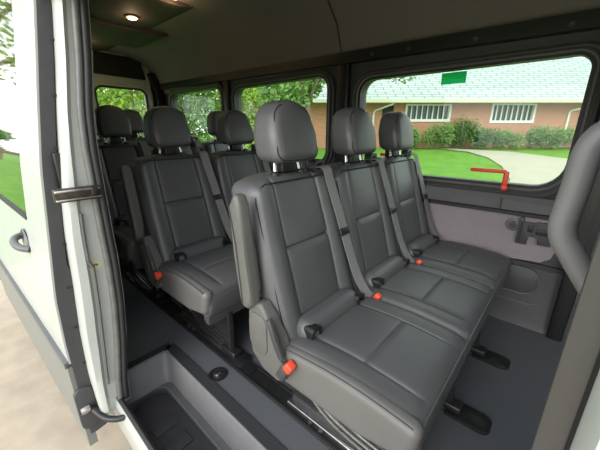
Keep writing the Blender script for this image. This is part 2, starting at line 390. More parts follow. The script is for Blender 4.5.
# body outside of right side, above door
bm = bmesh.new(); prism(bm, [(.27, 2.16), (.33, 2.16), (.37, 2.45), (.45, 2.58), (.44, 2.62), (.33, 2.52), (.29, 2.4)], 'x', -1.36, .2)
struct('trim_14', bm, paint)
bm = plate_holes([(.26, FZ - .03), (2.05, FZ - .03), (2.05, 2.35), (1.80, 2.66), (.45, 2.66), (.26, 2.35)], [rrect(.45, 1.85, 1.45, 2.05, .10)[::-1]], 'x', XF, XF + .05)
struct('wall_front_blocker', bm, plas_dark, smooth=False)  # unseen front end, added to cut the daylight coming in from ahead
t = struct('window_6', ring(bmesh.new(), rrect(.42, 1.88, 1.42, 2.08, .13), rrect(.45, 1.85, 1.45, 2.05, .10), 'x', XF - .01, XF + .06), seal_m)
obj('window_pane', pr(rrect(.45, 1.85, 1.45, 2.05, .10), 'x', XF + .02, XF + .025), glass, t, smooth=False)
# ----- C pillar jamb (painted), follows the body curve; outer body y, seal y against z
def lerp(tab, z):
    if z <= tab[0][0]: return tab[0][1]
    for (a, u), (b, v) in zip(tab, tab[1:]):
        if z <= b: return u + (v - u) * (z - a) / (b - a)
    return tab[-1][1]
JO = [(.62, .162), (.73, .159), (.85, .158), (1.03, .165), (1.23, .181), (1.42, .193), (1.55, .208), (1.71, .233), (1.82, .250), (1.97, .276), (2.13, .300), (2.5, .335)]
JS = [(.60, .238), (.66, .240), (.79, .249), (.97, .275), (1.14, .292), (1.30, .299), (1.43, .299), (1.57, .301), (1.71, .303), (1.83, .312), (1.98, .336), (2.14, .355), (2.5, .39)]
zs = frange(.66, 2.45, 60)
bm = bmesh.new(); secs = []
for z in zs:
    o_, s_ = lerp(JO, z), lerp(JS, z); mid = o_ + (s_ - o_) * .42
    dx = .012
    sec = [(-1.40, o_), (-1.225, o_), (-1.212, o_ + .01), (-1.208, mid - .012), (-1.208 - dx, mid), (-1.208 - dx, s_ - .002), (-1.215 - dx, s_ + .03), (-1.40, s_ + .03)]
    secs.append([bm.verts.new((x, y, z)) for x, y in sec])
for A, B in zip(secs, secs[1:]):
    for k in range(len(A)): bm.faces.new((A[k], A[(k + 1) % len(A)], B[(k + 1) % len(A)], B[k]))
bm.faces.new(secs[0][::-1]); bm.faces.new(secs[-1])
jamb = struct('trim_15', bm, paint)
# door opening seals: two parallel lips
pl = [(-1.205, lerp(JS, z) + .004, z) for z in frange(.70, 2.44, 50)]
bm = bmesh.new()
pl2 = []
for i, p in enumerate(pl):
    pl2.append(Vector(p) + Vector((.004, 0, 0)))
tube(bm, [p + Vector((0, .004, 0)) for p in pl2], .012, 10)
struct('trim_16', bm, seal_m)
struct('trim_17', tube(bmesh.new(), [p + Vector((-.002, -.017, 0)) for p in pl2], .011, 10), sealgrey)
# embossed crease and hardware on the jamb
struct('trim_20', tube(bmesh.new(), [(-1.209, lerp(JO, z) + (lerp(JS, z) - lerp(JO, z)) * (.38 + (.1 if z < 1.3 else 0)), z) for z in frange(.8, 1.50, 24)], .005, 8), sealgrey)
t = empty('door_latch_bar', (-1.2, .24, 1.57)); tag(t, 'brown black metal latch bar crossing the white door jamb', 'door hardware')
obj('bar', bx((.01, .0, .0), (.02, .13, .045), .006), mat('brown greased steel', (.07, .055, .045, 1), .35, metal=.5, noise=.4, nscale=60), t)
obj('bar_lip', bx((.022, .0, .014), (.008, .125, .008), .003), steel, t)
obj('bar_lip', bx((.022, .0, -.014), (.008, .125, .006), .002), steel, t)
obj('catch', bx((.02, .045, .004), (.02, .02, .03), .004), plas_black, t)
t = obj('oval_sticker', pr([(.275 - .033 + .026 * math.cos(a), 1.30 + .018 * math.sin(a)) for a in frange(0, 2 * PI, 24)[:-1]], 'x', -1.2195, -1.2188), mat('yellowed sticker', (.50, .46, .28, 1), .5, noise=.05))
tag(t, 'small yellowish oval sticker on the white door jamb', 'sticker')
bm = bmesh.new()
for k, (dy, hh) in enumerate(((-.014, .007), (-.008, .010), (-.002, .010), (.004, .009), (.010, .010), (.015, .006))):
    box(bm, (-1.2184, .242 + dy, 1.302), (.0006, .0038, hh))
obj('printed_line', bm, plas_black, t, smooth=False)
# body side behind door, below and along
bm = bmesh.new(); secs = []
for z in frange(.45, 2.45, 30):
    o_ = lerp(JO, z); secs.append([bm.verts.new((x, y, z)) for x, y in ((-4.3, o_ + .0), (-1.39, o_), (-1.39, o_ + .03), (-4.3, o_ + .03))])
for A, B in zip(secs, secs[1:]):
    for k in range(4): bm.faces.new((A[k], A[(k + 1) % 4], B[(k + 1) % 4], B[k]))
bm.faces.new(secs[0][::-1]); bm.faces.new(secs[-1])
wb2 = bm
# cut: only lower part and strip, windows left open by building lower body only
bm.free()
bm = bmesh.new()
for (za, zb) in ((.66, 1.48), (2.2, 2.45)):
    secs = []
    for z in frange(za, zb, 14):
        o_ = lerp(JO, z); secs.append([bm.verts.new((x, y, z)) for x, y in ((-4.3, o_), (-1.385, o_), (-1.385, o_ + .02), (-4.3, o_ + .02))])
    for A, B in zip(secs, secs[1:]):
        for k in range(4): bm.faces.new((A[k], A[(k + 1) % 4], B[(k + 1) % 4], B[k]))
    bm.faces.new(secs[0][::-1]); bm.faces.new(secs[-1])
struct('trim_21', bm, paint)
# ----- B pillar at the front of the opening + grab handle
bm = bmesh.new()
prism(bm, [(.032, .362), (.052, .345), (.12, .338), (.14, .40), (.06, .40), (.032, .375)], 'z', .70, 2.3)
struct('trim_22', bm, mat('b pillar trim', (.068, .065, .06, 1), .5, noise=.04))
bm = pr([(.052, .305), (.060, .285), (.30, .27), (.30, .32), (.07, .325), (.053, .322)], 'z', .45, 2.4); struct('trim_23', bm, paint)
struct('trim_24', tb([(.060, .334, z) for z in frange(.7, 2.3, 8)], .009, 8), seal_m)
bm = bmesh.new(); box(bm, (.30, .42, 1.5), (.36, .05, 1.6), bev=.02); struct('trim_25', bm, plas_mid)
bm = pr([(.036, .375), (.12, .39), (.16, .60), (.14, .68), (.085, .66)], 'z', .70, 2.3, .01); struct('trim_26', bm, plas_dark)
t = empty('grab_handle', (.06, .56, 1.62)); tag(t, 'curved grey grab handle on the front door pillar at right edge', 'handle')
hp = [(0.054, 0.59, 1.785), (0.034, 0.59, 1.773), (0.022, 0.59, 1.761), (0.015, 0.59, 1.743), (0.013, 0.59, 1.718), (0.012, 0.59, 1.689), (0.01, 0.59, 1.659), (0.009, 0.59, 1.634), (0.014, 0.59, 1.612), (0.026, 0.59, 1.593), (0.043, 0.59, 1.568), (0.062, 0.59, 1.541)]
def smooth_path(p, n=6):
    p = [Vector(q) for q in p]; o = []
    for i in range(len(p) - 1):
        a, b, c, d = p[max(i - 1, 0)], p[i], p[i + 1], p[min(i + 2, len(p) - 1)]
        for k in range(n):
            s = k / n; o.append(.5 * ((2 * b) + (c - a) * s + (2 * a - 5 * b + 4 * c - d) * s * s + (3 * b - a - 3 * c + d) * s ** 3))
    return o + [p[-1]]
obj('grip', tube(bmesh.new(), [q - t.location for q in smooth_path(hp)], .0175, 16), mat('satin grey grip plastic', (.17, .168, .175, 1), .4, noise=.03), t)
obj('lower_mount', bx(Vector(hp[-1]) + Vector((.012, 0, -.01)) - t.location, (.05, .06, .05), .012), plas_mid, t)
obj('upper_mount', bx(Vector(hp[0]) - t.location, (.05, .06, .05), .012), plas_mid, t)

# ================================================================= SLIDING DOOR (open, slid back)
dr = empty('door_3', (-1.27, .125, 0), math.radians(2.4)); dr['kind'] = 'structure'
DY = [(.50, -.014), (.82, -.016), (1.01, -.015), (1.196, -.007), (1.467, .025), (1.648, .046), (1.858, .082), (1.972, .103), (2.133, .131), (2.4, .17)]
def sheet(x0, x1, z0, z1, th_, off=0, nz=24, holes=None):
    bm = bmesh.new(); secs = []
    for z in frange(z0, z1, nz):
        y = lerp(DY, z) + off; secs.append([bm.verts.new((x, yy, z)) for x, yy in ((x0, y), (x1, y), (x1, y + th_), (x0, y + th_))])
    for A, B in zip(secs, secs[1:]):
        for k in range(4): bm.faces.new((A[k], A[(k + 1) % 4], B[(k + 1) % 4], B[k]))
    bm.faces.new(secs[0][::-1]); bm.faces.new(secs[-1]); return bm
obj('door_panel', sheet(-1.95, -.002, .92, 1.44, .03), paint, dr)
obj('front_pillar', sheet(-.30, -.002, 1.44, 2.36, .03), paint, dr)
obj('rear_pillar', sheet(-1.95, -1.75, 1.44, 2.36, .03), paint, dr)
obj('top_rail', sheet(-1.75, -.30, 2.33, 2.38, .03), paint, dr)
obj('rocker_moulding', sheet(-1.95, -.004, .50, .92, .03, -.008), mould_m, dr)
obj('moulding_strip', sheet(-1.95, -.004, .905, .93, .02, -.014, 2), plas_mid, dr)
obj('window_pane', sheet(-1.75, -.30, 1.44, 2.33, .006, .004), darkglass, dr)
obj('window_seal', sheet(-1.75, -.30, 1.43, 1.445, .012, -.004, 2), seal_m, dr)
# inner edge: dark inner frame and grey tube seal
bm = bmesh.new(); secs = []
for z in frange(.56, 2.34, 40):
    y = lerp(DY, z); ww = .034 + (.012 if z < 1.3 else 0) + (.01 if z < .95 else 0)
    secs.append([bm.verts.new((x, yy, z)) for x, yy in ((-.10, y + .03), (.0, y + .006), (.002, y + .03), (-.004, y + ww + .012), (-.03, y + ww + .02), (-.10, y + ww + .02))])
for A, B in zip(secs, secs[1:]):
    for k in range(6): bm.faces.new((A[k], A[(k + 1) % 6], B[(k + 1) % 6], B[k]))
bm.faces.new(secs[0][::-1]); bm.faces.new(secs[-1]); obj('inner_frame', bm, plas_dark, dr)
obj('tube_seal', tb([(.0, lerp(DY, z) + .068 + (.016 if z < 1.3 else 0), z) for z in frange(.62, 2.34, 30)], .012, 10), mat('pale grey door seal', (.30, .33, .31, 1), .4), dr)
bm = bmesh.new()
for z in frange(.9, 2.2, 8): box(bm, (.003, lerp(DY, z) + .045, z), (.004, .008, .008), bev=.001)
obj('clips', bm, plas_black, dr)
obj('inner_lining', sheet(-1.92, -.03, .56, 2.34, .012, .06), plas_dark, dr)
obj('latch_block', bx((.0, .095, 1.64), (.03, .02, .12), .006), plas_black, dr)
obj('latch_block', bx((-.005, .09, .78), (.04, .04, .16), .015), plas_black, dr)
obj('end_cap', pr([(y, z) for y, z in rrect(-.03, .03, .60, .80, .028)], 'x', -.01, .012, .004), plas_dark, dr)
# outer pull handle with recess bowl
zh = 1.32; yh = lerp(DY, zh)
obj('handle_bowl', lathe([(.001, .002), (.055, .002), (.06, .006), (.055, .010), (.045, .004), (.001, .0035)], 24, (-.378, yh + .006, zh), 'y'), plas_mid, dr)
obj('handle_pull', tube(bmesh.new(), smooth_path([(-.31, yh - .002, zh - .015), (-.335, yh - .028, zh - .006), (-.38, yh - .036, zh + .006), (-.42, yh - .026, zh + .014), (-.445, yh - .002, zh + .016)], 5), .014, 10), plas_mid, dr)
# lower roller arm
t = empty('door_roller_arm', (-1.2, .17, .66)); tag(t, 'black steel roller arm joining the open door to the sill', 'door hardware')
obj('arm', tube(bmesh.new(), smooth_path([(-.085, -.035, .03), (-.05, -.028, .025), (.0, -.005, .0), (.05, .03, .005), (.09, .06, .03)], 5), .012, 10), plas_black, t)
obj('bracket', bx((-.085, -.03, .04), (.06, .05, .05), .01), plas_black, t)
obj('roller', lathe([(.001, -.015), (.016, -.015), (.018, 0), (.016, .015), (.001, .015)], 16, (-.06, -.052, .04), 'y'), steel, t)
# ================================================================= WALL FITTINGS
for i, (x0, x1, y, z) in enumerate(((-.415, -.245, 1.925, 1.548), (-.985, -.88, 1.945, 1.60))):
    t = empty('emergency_lever', (x1, y, z)); tag(t, ['red emergency window lever below the big side window', 'red emergency lever at window edge behind the far headrest'][i], 'lever', 'window levers')
    obj('lever_arm', bx(((x0 - x1) / 2, -.012, .012), (x1 - x0, .016, .020), .005), redlever, t)
    obj('pivot', bx((.002, -.012, -.028), (.024, .022, .085), .006), redlever, t)
    obj('knob', lathe([(.001, 0), (.014, 0), (.016, .008), (.010, .016), (.001, .017)], 14, (.004, -.02, -.070), 'y'), redlever, t)
t = empty('round_vent', (-.172, 1.96, 1.275)); tag(t, 'round grey grille button on the purple wall panel', 'vent')
obj('vent_rim', lathe([(.001, 0), (.034, 0), (.036, .004), (.030, .007), (.001, .004)], 28, (0, 0, 0), 'y'), plas_mid, t)
bm = bmesh.new()
for k in range(5): box(bm, (0, -.008, -.016 + .008 * k), (.036 - abs(k - 2) * .006, .004, .0035), bev=.001)
obj('grille', bm, plas_black, t)
t = empty('child_seat_anchor_bracket', (-.07, 1.955, 1.25)); tag(t, 'dark stepped latch bracket on the purple panel beside round grille', 'bracket')
obj('bracket_frame', pr([(-.075, .075), (-.055, .075), (-.055, .05), (.0, .05), (.0, .06), (.075, .06), (.075, -.06), (.02, -.06), (.02, -.02), (-.025, -.02), (-.025, -.07), (-.075, -.07)], 'y', -.018, .0, .003), plas_dark, t)
obj('bracket_slot', pr([(-.065, .055), (-.055, .055), (-.055, -.055), (-.065, -.055)], 'y', -.022, -.017), plas_black, t)
obj('bracket_slot', bx((.03, -.02, .01), (.05, .006, .03), .002), plas_black, t)
obj('bracket_slot', bx((-.02, -.02, .02), (.022, .006, .035), .002), plas_black, t)
# green sticker on the window
gs = empty('green_window_sticker', (-.61, 2.030, 2.058)); tag(gs, 'green rectangular sticker with a pale line of text on the window', 'sticker')
obj('sticker_sheet', bx((0, 0, 0), (.135, .002, .062)), transl('green translucent sticker', (.10, .55, .30, 1)), gs, smooth=False)
bm = bmesh.new(); random.seed(3); x = -.056
while x < .054:
    wd = random.choice((.003, .004, .005)); box(bm, (x + wd / 2, -.0020, .004), (wd, .0012, random.choice((.010, .012)))); x += wd + .0014
obj('sticker_text', bm, transl('pale print', (.75, .95, .5, 1)), gs, smooth=False)
# floor anchor puck
t = empty('floor_anchor', (-1.014, .574, FZ)); tag(t, 'round black anchor cup sunk in the aisle floor by the step', 'floor anchor')
obj('anchor_ring', lathe([(.020, .0), (.040, .001), (.043, .005), (.036, .008), (.028, .006), (.022, .003)], 28), plas_black, t)
obj('anchor_stud', lathe([(.001, .004), (.015, .004), (.016, .010), (.009, .014), (.001, .014)], 20), steel, t)
obj('anchor_dish', lathe([(.001, .001), (.024, .001), (.024, .004), (.001, .004)], 24), seal_m, t)

# ================================================================= SEATS
def seat_cushion(yc):
    hw = .226
    ys = grid(yc - hw, yc + hw, .022, (yc - .135, yc + .135), .025); xs = grid(.17, .645, .022, (.445,), .03); zs_ = grid(.265, .395, .03, (), .03)
    def d(p):
        x, y, z = p; t = (z - .265) / .13
        u = (y - yc) / hw; s = (x - .17) / .475
        if t > .5:
            k = (t - .5) * 2
            puff = .012 * (1 - u * u) + .018 * math.sin(PI * min(1, max(0, s)))
            g = 0
            g += .008 * math.exp(-((abs(y - yc) - .135) / .004) ** 2) * (1 if s < .93 else 0)
            if abs(y - yc) < .135: g += .007 * math.exp(-((x - .445) / .004) ** 2)
            bol = .012 * max(0, (abs(u) - .6) / .4) * (1 - max(0, abs(u) - .85) / .15)
            z += k * (puff + bol - g * .7)
        if s > .9: z -= .012 * (s - .9) / .1
        if t < .5: x -= .03 * max(0, s - .7) / .3 * (1 - t * 2)
        return Vector((x, y, z))
    return rbox([xs, ys, zs_], .026, d)
def lean(z): return .205 - .165 * (z - .36) / .56      # front plane of the back at height z
def seat_back(yc):
    hw = .219; zlo, zhi = .36, .922
    ys = grid(-hw, hw, .022, (-.118, .118), .032); zs_ = grid(zlo, zhi, .024, (.685,), .032); ts = grid(-.128, .0, .025, (), .032)
    def d(p):
        t, y, z = p
        s = (z - zlo) / (zhi - zlo); u = y / hw
        w = 1 - .07 * max(0, s - .55) / .45 - .01 * (1 - s)
        front = (t + .125) / .125
        if front > .6:
            k = (front - .6) / .4
            g = .009 * math.exp(-((abs(y) - .118) / .004) ** 2)
            if abs(y) < .118: g += .010 * math.exp(-((z - .685) / .005) ** 2)
            bol = .020 * max(0, 1 - ((abs(u) - .78) / .24) ** 2)
            cen = .010 * math.cos(u * 2.2) * math.sin(PI * s)
            t += k * (bol + cen - g)
        zz = z - .03 * abs(u) ** 3 * s
        return Vector((lean(z) + t, yc + y * w, zz))
    return rbox([ts, ys, zs_], .032, d), d
def headrest(yc):
    ys = grid(-.114, .114, .018, (), .036); zs_ = grid(.962, 1.168, .018, (), .036); ts = grid(-.066, .062, .018, (), .036)
    def d(p):
        t, y, z = p; s = (z - .965) / .2; u = y / .114
        w = 1 - .24 * max(0, s - .4) ** 1.5 / .46 - .10 * max(0, .35 - s)
        t2 = t * (1 - .22 * max(0, s - .5) / .5)
        if t > 0: t2 += .008 * (1 - u * u)
        z2 = z - .036 * u * u * max(0, s - .3)
        return Vector((.0 - .03 * (s - .5) + t2, yc + y * w, z2))
    return rbox([ts, ys, zs_], .036, d), d
def make_bench(n=3, armrest=True):
    root = empty('bench_seat', (0, 0, 0)); sp = .45
    for i in range(n):
        yc = i * sp
        obj('seat_cushion', seat_cushion(yc), leather, root)
        bb, bd_ = seat_back(yc); b = obj('backrest', bb, leather, root)
        # piping round the front of the backrest
        pts = [bd_(Vector((-.0085, a_, b_))) for a_, b_ in rrect(-.2075, .2075, .369, .913, .045, 5)]
        obj('piping', tube(bmesh.new(), pts, .0030, 6, True), stitch, b)
        hb, hd_ = headrest(yc); h = obj('headrest', hb, leather, root)
        pts = [hd_(Vector((.0525, a_, b_))) for a_, b_ in rrect(-.1045, .1045, .972, 1.158, .03, 5)]
        obj('piping', tube(bmesh.new(), pts, .0022, 6, True), stitch, h)
        obj('headrest_foot', bx((-.012, yc, .945), (.06, .075, .05), .01), plas_black, h)
        for dy in (-.062, .062):
            obj('headrest_post', tb([(.015, yc + dy * 1.08, .90), (.004, yc + dy * .98, .935), (-.004, yc + dy * .85, .985)], .0075, 10), chrome, h)
            obj('post_collar', lathe([(.001, 0), (.016, 0), (.015, .012), (.010, .016), (.001, .016)], 14, (.012, yc + dy * 1.08, .915)), plas_black, h)
        # lower roll with child seat guides
        ys = grid(-.17, .17, .03, (), .03); xs = grid(-.045, .045, .02, (), .03)
        r_ = rbox([grid(.155, .262, .02, (), .045), [yc + q for q in ys], grid(.355, .462, .02, (), .045)], .050)
        rl = obj('lumbar_roll', r_, leather, root)
        for dy in (-.135, .145):
            obj('anchor_guide', ring(bmesh.new(), [(yc + dy + a, b_) for a, b_ in rrect(-.026, .026, .375, .450, .018)], [(yc + dy + a, b_) for a, b_ in rrect(-.016, .016, .386, .438, .010)], 'x', .225, .266), plas_black, rl)
            obj('anchor_bar', tb([(.258, yc + dy - .024, .395), (.258, yc + dy + .024, .395)], .003, 6), steel, rl)
        # belt: guide on the shoulder, webbing, tongue, buckle
        by = yc + .170
        g = obj('belt_guide', ring(bmesh.new(), [(by + .006 + a, b_) for a, b_ in rrect(-.030, .030, .905, .957, .016)], [(by + .006 + a, b_) for a, b_ in rrect(-.020, .020, .917, .943, .008)], 'x', -.02, .02), plas_dark, root)
        pts = [(-.02, by, .925), (.02, by, .932), (.058, by, .925), (lean(.88) + .022, by + .003, .88), (lean(.80) + .028, by + .008, .80), (lean(.7) + .030, by + .018, .70), (lean(.6) + .032, by + .026, .60), (lean(.5) + .038, by + .036, .50), (lean(.42) + .055, by + .044, .43), (.305, by + .046, .375)]
        bl = obj('belt_webbing', strap(bmesh.new(), smooth_path(pts, 3), (0, 1, .1), .050, .003), belt_m, root)
        tq = (lean(.69) + .034, by + .020, .675)
        obj('belt_tongue', bx(tq, (.014, .062, .030), .004, Matrix.Rotation(-.35, 3, 'Y')), plas_black, bl)
        obj('tongue_plate', bx((tq[0] + .004, tq[1], tq[2] - .026), (.004, .028, .040) if i == 1 else (.003, .024, .034), .001, Matrix.Rotation(-.35, 3, 'Y')), white_m if i == 1 else steel, bl)
        # buckles: near seat has its own on the aisle side, the others between seats
        bp = Vector((.240, yc - .262, .352)) if i == 0 else Vector((.275, yc - .222, .392))
        R_ = Matrix.Rotation(.5, 3, 'Y')
        q_ = .82 if i == 0 else .72
        bk = obj('buckle', bx(bp - R_ @ Vector((0, 0, .012)), (.042 * q_, .032 * q_, .085 * q_), .008, R_), plas_dark, root)
        obj('release_button', bx(bp + R_ @ Vector((.006, 0, .028)), (.034 * q_, .036 * q_, .040 * q_), .006, R_), red_m, bk)
    L = (n - 1) * sp
    # front valance and underside pan
    obj('front_valance', rbox([grid(.56, .615, .02), grid(-.215, L + .215, .05), grid(.215, .30, .03)], .02), plas_dark, root)
    obj('seat_pan', bx((.38, L / 2, .255), (.42, L + .36, .035), .01), plas_black, root)
    # side skirt leather panel of the near cushion and piping
    sk = rbox([grid(.19, .652, .02, (), .03), grid(-.243, -.19, .012, (), .02), grid(.262, .400, .02, (), .03)], .026,
              lambda p: Vector((p.x - (.02 * (.40 - p.z) / .14 if p.x > .5 else 0), p.y, p.z + ((.022 * math.sin(PI * (p.x - .19) / .5)) if p.z > .33 else (.03 * max(0, p.x - .5) / .15)))))
    s_ = obj('side_skirt', sk, leather_side, root)
    obj('piping', tb([(x, -.236, .394 + .022 * math.sin(PI * (x - .19) / .5)) for x in frange(.20, .63, 18)], .0035, 6), leather, s_)
    obj('front_piping', tb([(.640, y_, .383) for y_ in frange(-.21, L + .20, 30)], .003, 6), leather, root)
    # recliner cover
    prf = [(.065, .49), (.085, .53), (.13, .54), (.165, .50), (.19, .43), (.232, .37), (.232, .30), (.20, .275), (.13, .285), (.075, .33), (.06, .40)]
    bm = prism(bmesh.new(), prf, 'y', -.262, -.212)
    bmesh.ops.bevel(bm, geom=[e_ for e_ in bm.edges if len(e_.link_faces) == 2 and (abs(e_.verts[0].co.y - e_.verts[1].co.y) < 1e-5)], offset=.012, segments=4, affect='EDGES', profile=.5)
    rc = obj('recliner_cover', bm, plas_grey, root)
    obj('cover_cap', pr([(.075 + .085 * u, .35 + .15 * v) for u, v in rrect(0, 1, 0, 1, .3)], 'y', -.266, -.258, .003), plas_grey, rc)
    obj('recline_lever', pr([(.165, .50), (.19, .44), (.22, .38), (.235, .39), (.205, .45), (.18, .51)], 'y', -.272, -.256, .004), plas_dark, rc)
    if armrest:
        prf = [(.036, .870), (.05, .888), (.066, .886), (.080, .855), (.092, .72), (.110, .58), (.112, .535), (.09, .512), (.065, .514), (.05, .54), (.040, .70), (.034, .85)]
        bm = prism(bmesh.new(), prf, 'y', -.283, -.238)
        bmesh.ops.bevel(bm, geom=[e_ for e_ in bm.edges if abs(e_.verts[0].co.y - e_.verts[1].co.y) < 1e-5], offset=.014, segments=4, affect='EDGES', profile=.5)
        a_ = obj('armrest', bm, plas_grey, root)
        obj('armrest_seam', tb([(.035, -.2855, .84), (.055, -.2855, .72), (.065, -.2855, .60), (.07, -.2855, .53)], .0018, 6), plas_dark, a_)
        obj('armrest_screw', lathe([(.001, 0), (.005, 0), (.005, .003), (.001, .003)], 10, (.080, -.259, .80), 'x'), plas_black, a_)
    # pedestals: embossed side plates and front feet
    for i, y in enumerate((-.10, .30, .72)):
        pf = [(.12, .0), (.635, .0), (.62, .05), (.60, .245), (.14, .245)]
        p_ = obj('leg_plate', pr(pf, 'y', y - .006, y + .006), rail_m, root, smooth=False)
        for k in range(3):
            d_ = .028 * k
            pts = smooth_path([(.165 + d_, y - .009, .235), (.185 + d_, y - .009, .15 + .3 * d_), (.25 + d_, y - .009, .085 + .6 * d_), (.36 + d_, y - .009, .045 + .9 * d_), (.57 - .3 * d_, y - .009, .03 + 1.0 * d_)], 5)
            obj('rib', tube(bmesh.new(), pts, .005, 8), steel, p_)
        obj('base_rail', bx((.36, y - .012, .012), (.50, .030, .018), .004), steel, p_)
        obj('front_post', bx((.60, y, .13), (.030, .030, .24), .006), rail_m, root)
        obj('foot_clamp', bx((.60, y, .022), (.11, .055, .036), .010), plas_black, root)
        if i: obj('foot_plate', pr(rrect(.60, .755, y - .045, y + .045, [.03, .01, .01, .03]), 'z', .0, .014, .003), plas_black, root)
        else: obj('foot_plate', pr(rrect(.60, .72, y - .045, y + .045, [.03, .01, .01, .03]), 'z', .0, .014, .003), plas_black, root)
    for k in range(2): obj('floor_bolt', lathe([(.001, 0), (.009, 0), (.009, .007), (.001, .008)], 8, (.24 + .05 * k, -.135, .012)), steel, root)
    return root
labels = ['nearest black leather three seat bench with armrest raised beside the aisle',
          'second black leather bench, directly behind the nearest one',
          'third black leather bench, behind the second, beyond its raised armrest',
          'rearmost black leather bench against the cream back doors']
bench = make_bench()
xs_ = (-.78, -1.68, -2.51, -3.38)
for i in range(4):
    b = bench if i == 0 else copy_tree(bench)
    b.location = (xs_[i], .80, FZ); b.scale = (1, 1, (1, 1.02, 1.06, 1.085)[i])
    tag(b, labels[i], 'seat', 'three seat benches in rows')
# ================================================================= OUTSIDE
def gz(D): return min(max(0, (D - 3.2) / 10.8 * .95), .95)
def W(a, D, z=0): return Rv * a + Hv * D + Vector((0, 0, z))
# ground mesh in yard coordinates
bm = bmesh.new(); A_ = [-60, -40, -28, -20, -14, -10, -7, -4, -2, 0, 2, 4, 7, 10, 14, 20, 30, 45]; D_ = [2.6, 3.2, 5, 7, 9, 11, 14, 16, 20, 30, 45, 80]
g = [[bm.verts.new(W(a, d, gz(d) - .012)) for a in A_] for d in D_]
for i in range(len(D_) - 1):
    for j in range(len(A_) - 1): bm.faces.new((g[i][j], g[i][j + 1], g[i + 1][j + 1], g[i + 1][j]))
tag(obj('lawn', bm, lawn), 'bright green lawn rising to the house outside the windows', 'lawn')['kind'] = 'structure'
bm = bmesh.new()
loop = [(3.0, 4.0), (5.0, 7.2), (5.8, 8.27), (6.68, 10.04), (7.18, 11.7), (7.15, 13.1), (6.75, 15.9), (7.5, 19.0), (10.0, 19.2), (10.0, 16.6), (10.0, 15.1), (9.65, 13.7), (9.75, 11.8), (12.5, 9.0), (14, 4.0)]
vs_ = [bm.verts.new(W(a, d, gz(d) + .02)) for a, d in loop]
bm2 = bmesh.new()
# driveway as strips following the slope
nearE = [(3.0, 4.0), (5.0, 7.2), (5.8, 8.27), (6.68, 10.04), (7.18, 11.7), (7.15, 13.1), (6.3, 14.0)]
farE = [(14.5, 4.0), (12.6, 7.2), (12.0, 8.27), (11.0, 10.04), (9.85, 11.7), (9.0, 13.1), (6.9, 14.0)]
bm.free(); L1 = [bm2.verts.new(W(a, d, gz(d) + .02)) for a, d in nearE]; L2 = [bm2.verts.new(W(a, d, gz(d) + .02)) for a, d in farE]
for i in range(len(L1) - 1): bm2.faces.new((L1[i], L2[i], L2[i + 1], L1[i + 1]))
obj('driveway', bm2, drive, kind='structure')
# concrete under the van and beyond the camera
bm = bmesh.new(); quad(bm, (-7.5, -3, 0), (8, -3, 0), (8, 3.2, 0), (-7.5, 3.2, 0)); struct('ground', bm, concrete, smooth=False)
bm = bmesh.new(); quad(bm, (-80, -40, -.02), (40, -40, -.02), (40, 6, -.02), (-80, 6, -.02)); struct('ground_field', bm, dryfield, smooth=False)
# ---- house
hs = empty('brick_house', W(8, 15, .95)); hs.rotation_euler = (0, 0, math.atan2(Rv.y, Rv.x))
tag(hs, 'single storey red brick house with pale roof across the driveway', 'house')
def brickmat():
    m = bpy.data.materials.new('orange red brick'); m.use_nodes = True; t = m.node_tree; p = t.nodes['Principled BSDF']
    c = t.nodes.new('ShaderNodeTexCoord'); mp = t.nodes.new('ShaderNodeMapping'); b = t.nodes.new('ShaderNodeTexBrick')
    mp.inputs['Rotation'].default_value = (PI / 2, 0, 0)
    b.inputs['Scale'].default_value = 4.2; b.inputs['Color1'].default_value = (.47, .215, .135, 1); b.inputs['Color2'].default_value = (.38, .165, .10, 1)
    b.inputs['Mortar'].default_value = (.62, .42, .30, 1); b.inputs['Mortar Size'].default_value = .014
    t.links.new(c.outputs['Object'], mp.inputs[0]); t.links.new(mp.outputs[0], b.inputs[0]); t.links.new(b.outputs['Color'], p.inputs['Base Color'])
    p.inputs['Roughness'].default_value = .9; return m
brick = brickmat()
def shinglemat(name, c1, c2, mo):
    m = bpy.data.materials.new(name); m.use_nodes = True; t = m.node_tree; p = t.nodes['Principled BSDF']
    c = t.nodes.new('ShaderNodeTexCoord'); b = t.nodes.new('ShaderNodeTexBrick')
    b.inputs['Scale'].default_value = 1.1; b.inputs['Color1'].default_value = c1; b.inputs['Color2'].default_value = c2
    b.inputs['Mortar'].default_value = mo; b.inputs['Mortar Size'].default_value = .03; b.inputs['Brick Width'].default_value = .9
    t.links.new(c.outputs['Object'], b.inputs[0]); t.links.new(b.outputs['Color'], p.inputs['Base Color'])
    p.inputs['Roughness'].default_value = .8; return m
shingle = shinglemat('pale shingle roof', (.42, .47, .44, 1), (.36, .41, .385, 1), (.15, .18, .17, 1))
A0, A1 = -8.6, 9.0
hole = [[(-1.00, 1.28), (-3.02, 1.28), (-3.02, 1.93), (-1.00, 1.93)], [(2.95, 1.18), (1.0, 1.18), (1.0, 1.95), (2.95, 1.95)], [(-3.62, .0 + .02), (-4.15, .02), (-4.15, 1.90), (-3.62, 1.90)]]
obj('brick_wall', plate_holes([(A0, -.4), (A1, -.4), (A1, 1.99), (A0, 1.99)], hole, 'y', 0, .2), brick, hs, smooth=False)
obj('side_wall', bx((A0 + .1, 3, .9), (.2, 6, 2.5)), brick, hs, smooth=False)
obj('side_wall', bx((A1 - .1, 3, .9), (.2, 6, 2.5)), brick, hs, smooth=False)
winglass = mat('dark house window glass', (.035, .06, .055, 1), .1, noise=.3, nscale=2)
